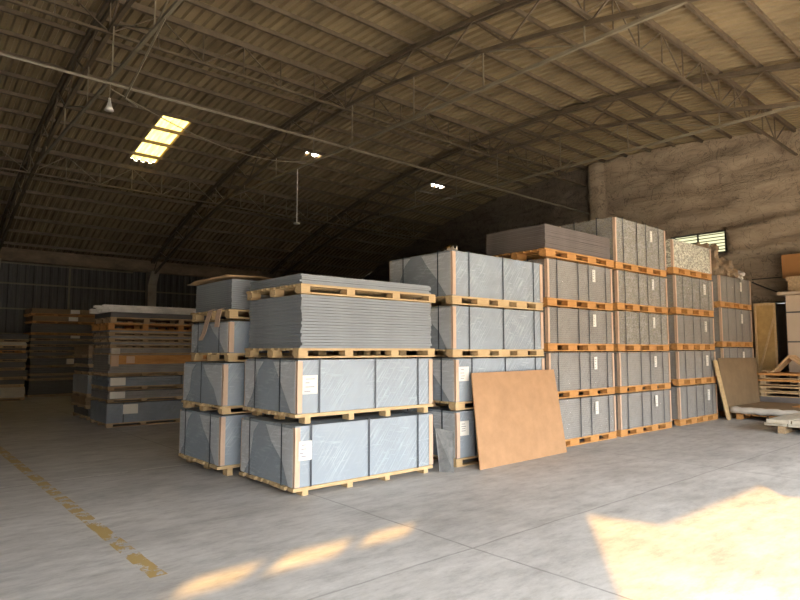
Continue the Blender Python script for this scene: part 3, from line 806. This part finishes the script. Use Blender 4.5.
# ------------------------------------------------------------------ clutter at the right
# low pile of white-edged sheets
wp = empty('wrapped_sheet_pile', (16.05, 4.75, 0), 'low pile of brown sheets with bulging white plastic edge, at the right', 'sheet pile')
pallet_parts(1.8, 1.5, .13, 'plain', lambda d: d.build('pallet', 'orange', wp), 'orange')
MB().box(-.93, .93, -.8, .78, .131, .30).build('sheet_bundle', 'olive', wp)
MB().tube([(-.98, .82 - 1.68 * i / 16, .22 + .008 * math.sin(i * 1.7)) for i in range(17)], [.075 + .007 * math.sin(i * 2.3) for i in range(17)], 10).build('plastic_wrap', 'whitewrap', wp, smooth=True)
MB().box(-.2, .9, -.8, -.2, .302, .315).build('top_offcut', 'orange', wp)
# pale plank pile nearest right
pp = [(13.2, 4.22, 0)]
for i, (dx, dy, z0, z1, lb) in enumerate([(.0, .0, .0, .09, 'lowest'), (.03, .05, .14, .20, 'middle'), (-.03, -.02, .20, .27, 'topmost')]):
    if i == 0:
        for y in (4.0, 3.4, 2.75):
            tag(MB().box(-.1, 1.6, -.06, .06, 0, .135).build('timber_block', 'darkwood', loc=(13.32, y, 0)), f'short timber bearer, {dict([(4.0, "left"), (3.4, "middle"), (2.75, "right")])[y]} one under the pale planks at right', 'timber', 'bearers under the pale planks')
        continue
    for q in range(4):
        y = 4.24 + dy - q * .42
        tag(MB().box(0, 1.75, -.39, 0, 0, z1 - z0 - .005).build('pale_plank', 'paleboard', loc=(13.18 + dx + random.uniform(-.03, .05), y, z0), ),
            f'wide pale plank, {ordn(q + 1).replace("lowest", "first")} from the left in the {lb} layer at right edge', 'plank', f'{lb} layer of pale planks')
# stack of orange pallets
sx0, sx1, sy0, sy1 = 17.5, 18.6, 3.8, 5.80
lv = [(0, .14, 'darkboard'), (.14, .40, 'board_warm'), (.40, .52, None), (.52, .64, None), (.64, .82, None), (.82, 1.02, None)]
tag(MB().box(sx0, sx1, sy0, sy1, 0, .40).build('sheet_block', 'board_warm'), 'grey sheet block on the floor under the stacked pallets at right', 'sheets')
zs = [.40, .54, .70, .86]
nm = ['lowest', 'second', 'third', 'topmost']
for i, z in enumerate(zs):
    r = tag(MB().box(-.55, .55, -1.0, 1.0, .09, .125 if i < 2 else .145).build('wooden_pallet', 'orange' if i > 1 else 'wood', loc=((sx0 + sx1) / 2, (sy0 + sy1) / 2, z)),
            f'flat wooden pallet, {nm[i]} in the stack below the folded cardboard', 'pallet', 'stacked pallets at right')
    for y in (-.96, -.06, .80):
        MB().box(-.55, .55, y, y + .12, .018, .09).build('bearer', 'darkwood', r)
    MB().box(-.55, -.46, -1.0, 1.0, 0, .018).build('bottom_board', 'wood', r)
fc = MB().prism([(4.55, 1.03), (5.06, 1.47), (5.10, 1.45), (5.46, 1.06), (5.52, 1.04), (5.52, 1.02), (5.44, 1.02), (5.08, 1.40), (4.60, 1.022)], 0, 17.6, 18.1)
tag(fc.build('folded_cardboard', 'card'), 'tent-folded cardboard sheet lying on the stacked pallets', 'cardboard')
fc = MB().prism([(5.54, 1.012), (5.64, 1.05), (5.76, 1.012), (5.76, 1.02), (5.64, 1.08), (5.54, 1.03)], 0, 17.55, 18.0)
tag(fc.build('cardboard_scrap', 'card'), 'flat cardboard scrap at the left end of the stacked pallets', 'cardboard')
# plywood door-like panel
pn = empty('framed_panel', (18.9, 5.98, 0), 'tall amber plywood panel standing left of the dark shutter', 'panel')
MB().box(0, .02, -.22, .22, 0, 2.9).build('panel_sheet', 'osb', pn)
for y in (-.27, .22): MB().box(-.03, .03, y, y + .05, 0, 2.92).build('frame_post', 'wood', pn)
MB().box(-.03, .03, -.22, .22, 2.86, 2.92).build('frame_rail', 'wood', pn)
MB().prism([(.20, .9), (.22, 1.0), (-.20, 2.5), (-.22, 2.4)], 0, -.03, -.004).build('frame_brace', 'wood', pn)
# beige cabinet
cb = empty('storage_cabinet', (18.98, 4.42, 0), 'tall beige cabinet at the right edge, in front of the shutter', 'cabinet')
MB().box(-.3, .4, -.98, .98, 0, 3.08).build('cabinet_body', 'darkboard', cb)
for z0, z1 in ((.1, 1.80), (1.84, 2.60), (2.64, 3.08)):
    MB().box(-.32, -.3, -.96, .96, z0, z1).build('front_panel', 'beige', cb)
tag(MB().box(-.55, .45, -1.1, 1.15, 0, .08).build('shelf_board', 'beige', loc=(18.95, 4.35, 3.085)), 'wide shelf board overhanging the top of the beige cabinet', 'shelf')
bxo = MB().box(-.3, .35, -.95, .95, 0, .30).box(-.33, .38, -.98, .98, .30, .42)
tag(bxo.build('brown_crate', 'darkwood', loc=(18.95, 4.35, 3.166)), 'long brown crate on the shelf board above the beige cabinet', 'crate')
tag(MB().box(-.02, .02, -1.3, 1.05, 0, .66).build('orange_panel', 'orangepanel', loc=(19.1, 4.5, 3.6)), 'flat orange panel standing against the gable wall above the crate', 'panel')
wire('steel_rod', [(19.3, 6.4, 3.66), (19.2, 5.95, 3.65), (19.1, 5.5, 3.64)], 'thin dark rod running along the gable wall to the brown crate', .015, 'darksteel')
wire('slanting_rod', [(19.3, 6.4, 3.58), (18.9, 5.9, 3.34), (18.8, 5.6, 3.2)], 'thin dark rod slanting down to the shelf board', .02, 'darksteel')

# ------------------------------------------------------------------ dim stacks at the left
GL = 'loads in the stack beside the metal channels'
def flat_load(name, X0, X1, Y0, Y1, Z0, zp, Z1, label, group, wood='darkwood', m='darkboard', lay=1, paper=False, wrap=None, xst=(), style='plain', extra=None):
    L, W, H, T = X1 - X0, Y1 - Y0, zp - Z0, Z1 - Z0
    r = empty(name, ((X0 + X1) / 2, (Y0 + Y1) / 2, Z0), label, 'pallet load', group)
    pallet_parts(L, W, H, style, lambda d: d.build('pallet', wood, r), wood)
    b_ = MB(); t = (T - H) / lay
    for i in range(lay):
        e = random.uniform(-.012, .02)
        b_.box(-L / 2 + e, L / 2 + e, -W / 2 + .01 - e, W / 2 - .01, H + i * t + .0005, H + (i + 1) * t - (.022 if i == lay - 1 and wrap else .004))
    b_.build('board_bundle', m, r)
    if wrap: film_shell(L, W, H + .005, T - .016, .02, random.uniform(0, 9), .006).build('plastic_film', wrap, r, smooth=True)
    for fx in xst: strap_x(L, W, H + .001, T - .024, -L / 2 + fx * L, .02).build('strap', 'strap', r)
    if paper:
        pw, ph = .30, min(.2, (T - H) * .8)
        z = H + (T - H) * .9
        MB().box(-L / 2 + paper, -L / 2 + paper + pw, -W / 2 - .03, -W / 2 - .027, z - ph, z).build('paper_label', 'paper', r)
    if extra: extra(r, L, W, H, T)
    return r
X0, X1, Y0, Y1 = 3.68, 5.9, 13.4, 14.65
def cardband(r, L, W, H, T):
    MB().box(-L / 2 + .02, L / 2, -W / 2 - .02, -W / 2 - .005, T - .2, T - .01).build('cardboard_cover', 'orange', r)
    MB().box(-L / 2 + .03, -L / 2 + .18, -W / 2 - .028, -W / 2 - .021, T - .24, T - .01).build('paper_patch', 'guard', r)
    MB().box(-L / 2 + .33, -L / 2 + .50, -W / 2 - .028, -W / 2 - .021, T - .18, T - .03).build('paper_patch', 'guard', r)
flat_load('strapped_pallet_load', X0, X1, Y0, Y1, 0, .085, .505, 'grey film-wrapped load with white label, floor level beside the metal channels stack', GL, m='core', wrap='film_clear', xst=(.14, .75), paper=.3)
flat_load('strapped_pallet_load', X0, X1, Y0, Y1, .505, .575, .755, 'low grey load with white corner label, second from floor in left-hand stack', GL, m='core_grey', wrap='film_clear', lay=3, xst=(.72,), paper=.03)
flat_load('strapped_pallet_load', X0, X1, Y0, Y1, .755, .84, 1.045, 'low blue-grey load with white corner label, just below the cardboard-covered one', GL, m='core', wrap='film_clear', lay=3, xst=(.68,), paper=.03)
flat_load('strapped_pallet_load', X0, X1, Y0, Y1, 1.045, 1.12, 1.50, 'grey load with orange cardboard cover along its upper side, left-hand stack', GL, m='core_grey', lay=8, extra=cardband)
flat_load('strapped_pallet_load', X0, X1, Y0, Y1, 1.50, 1.54, 1.64, 'thin dark boards with scraps of white film, above the orange cardboard cover', GL, m='core_grey', lay=3,
          extra=lambda r, L, W, H, T: MB().box(-L / 2 + .03, -L / 2 + .2, -W / 2 - .02, -W / 2 - .012, H - .02, T).build('film_scrap', 'whitewrap', r))
zz = [1.64, 1.77, 1.90, 2.02, 2.14]
dn = ['lowest', 'second', 'third', 'fourth']
for i in range(3):
    flat_load('strapped_pallet_load', X0 + random.uniform(-.03, .03), X1, Y0, Y1, zz[i], zz[i] + .075, zz[i + 1] - .002, f'thin dark board bundle, {dn[i]} of three in upper left-hand stack', GL, m='core_grey', lay=2)
wooden_pallet(X0 - .02, X1, Y0 - .02, Y1 + .25, 2.022, 2.03 + .115, 'empty-looking orange pallet below the bare pallet with metal channels', 'four', 'orange') if False else None
wooden_pallet(X0 - .05, X1, Y0 - .03, Y1, 2.03, 2.165, 'bright orange pallet near the top of the left-hand stack', 'plain', 'orange')
flat_load('strapped_pallet_load', X0, X1, Y0, Y1, 2.17, 2.29, 2.40, 'dark pallet with thin boards directly under the metal channels', GL, m='darkboard', lay=1)
ch0 = MB().add([(0, -.06, 0), (2.3, -.06, 0), (2.3, .06, 0), (0, .06, 0), (0, -.06, .05), (2.3, -.06, .05), (2.3, -.05, .05), (0, -.05, .05), (0, -.05, .008), (2.3, -.05, .008), (2.3, .05, .008), (0, .05, .008), (0, .05, .05), (2.3, .05, .05), (2.3, .06, .05), (0, .06, .05)],
               [(0, 1, 2, 3), (0, 1, 5, 4), (4, 5, 6, 7), (7, 6, 9, 8), (8, 9, 10, 11), (11, 10, 13, 12), (12, 13, 14, 15), (15, 14, 2, 3)])
first = ch0.build('metal_channel', 'silver')
for i in range(14):
    o = first if i == 0 else first.copy()
    if i: COL.objects.link(o)
    lay = i // 6; q = i % 6 if i < 12 else (i - 12) * 2 + 1
    o.location = (3.62 + random.uniform(-.22, .12), 13.5 + q * .2 + lay * .04, 2.405 + lay * .056)
    o.rotation_euler = (0, 0, random.uniform(-.012, .012))
    tag(o, f'shiny metal channel, {ordn(q + 1).replace("lowest", "first")} from the front in the {["lower", "middle", "upper"][lay]} layer topping the left-hand stack', 'metal channel', 'metal channels on the left-hand stack')

# small stack M behind it
X0, X1, Y0, Y1 = 3.74, 5.85, 15.15, 16.5
GM = 'loads in the half-hidden stack behind the metal channels stack'
mz = [(0, .08, .26, 'darkboard', None), (.26, .34, .52, 'olive', None), (.52, .60, 1.02, 'core_grey', 'film'), (1.02, 1.10, 1.20, 'darkboard', None), (1.20, 1.28, 1.42, 'darkboard', 'film_clear'), (1.42, 1.5, 1.72, 'card', 'film_clear')]
nn_ = ['floor-level brown load', 'ragged brown load second from the floor', 'white film-wrapped load at mid height', 'thin dark load above the white-wrapped one', 'thin dark load second from the top', 'brown load topping']
for (a, p, z, m_, wr), d in zip(mz, nn_):
    flat_load('stored_load', X0 + random.uniform(-.05, .03), X1, Y0, Y1, a, p, z - .002, f'{d}, in the half-hidden low stack at left' if 'topping' not in d else 'brown load topping the half-hidden low stack at left', GM, m=m_, wrap=wr, lay=2)
# tall far stack S1
X0, X1, Y0, Y1 = 3.98, 6.2, 23.7, 25.0
sz = [0, .55, .72, 1.0, 1.32, 1.52, 1.72, 1.92, 2.12, 2.52, 2.78, 3.04]
ord_ = ['lowest', 'second', 'third', 'fourth', 'fifth', 'sixth', 'seventh', 'eighth', 'ninth', 'tenth', 'topmost']
for i in range(11):
    wd = 'orange' if i in (8, 9, 10) else 'darkwood'
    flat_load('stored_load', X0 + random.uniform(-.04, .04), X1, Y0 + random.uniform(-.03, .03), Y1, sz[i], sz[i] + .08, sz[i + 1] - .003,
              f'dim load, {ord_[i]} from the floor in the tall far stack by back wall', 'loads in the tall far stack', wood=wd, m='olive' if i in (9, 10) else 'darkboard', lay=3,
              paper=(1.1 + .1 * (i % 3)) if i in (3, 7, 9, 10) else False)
# left edge stack S0
X0, X1, Y0, Y1 = 1.55, 3.72, 22.6, 23.9
sz = [0, .42, .66, .95, 1.22, 1.5, 1.66, 1.86, 2.12]
for i in range(8):
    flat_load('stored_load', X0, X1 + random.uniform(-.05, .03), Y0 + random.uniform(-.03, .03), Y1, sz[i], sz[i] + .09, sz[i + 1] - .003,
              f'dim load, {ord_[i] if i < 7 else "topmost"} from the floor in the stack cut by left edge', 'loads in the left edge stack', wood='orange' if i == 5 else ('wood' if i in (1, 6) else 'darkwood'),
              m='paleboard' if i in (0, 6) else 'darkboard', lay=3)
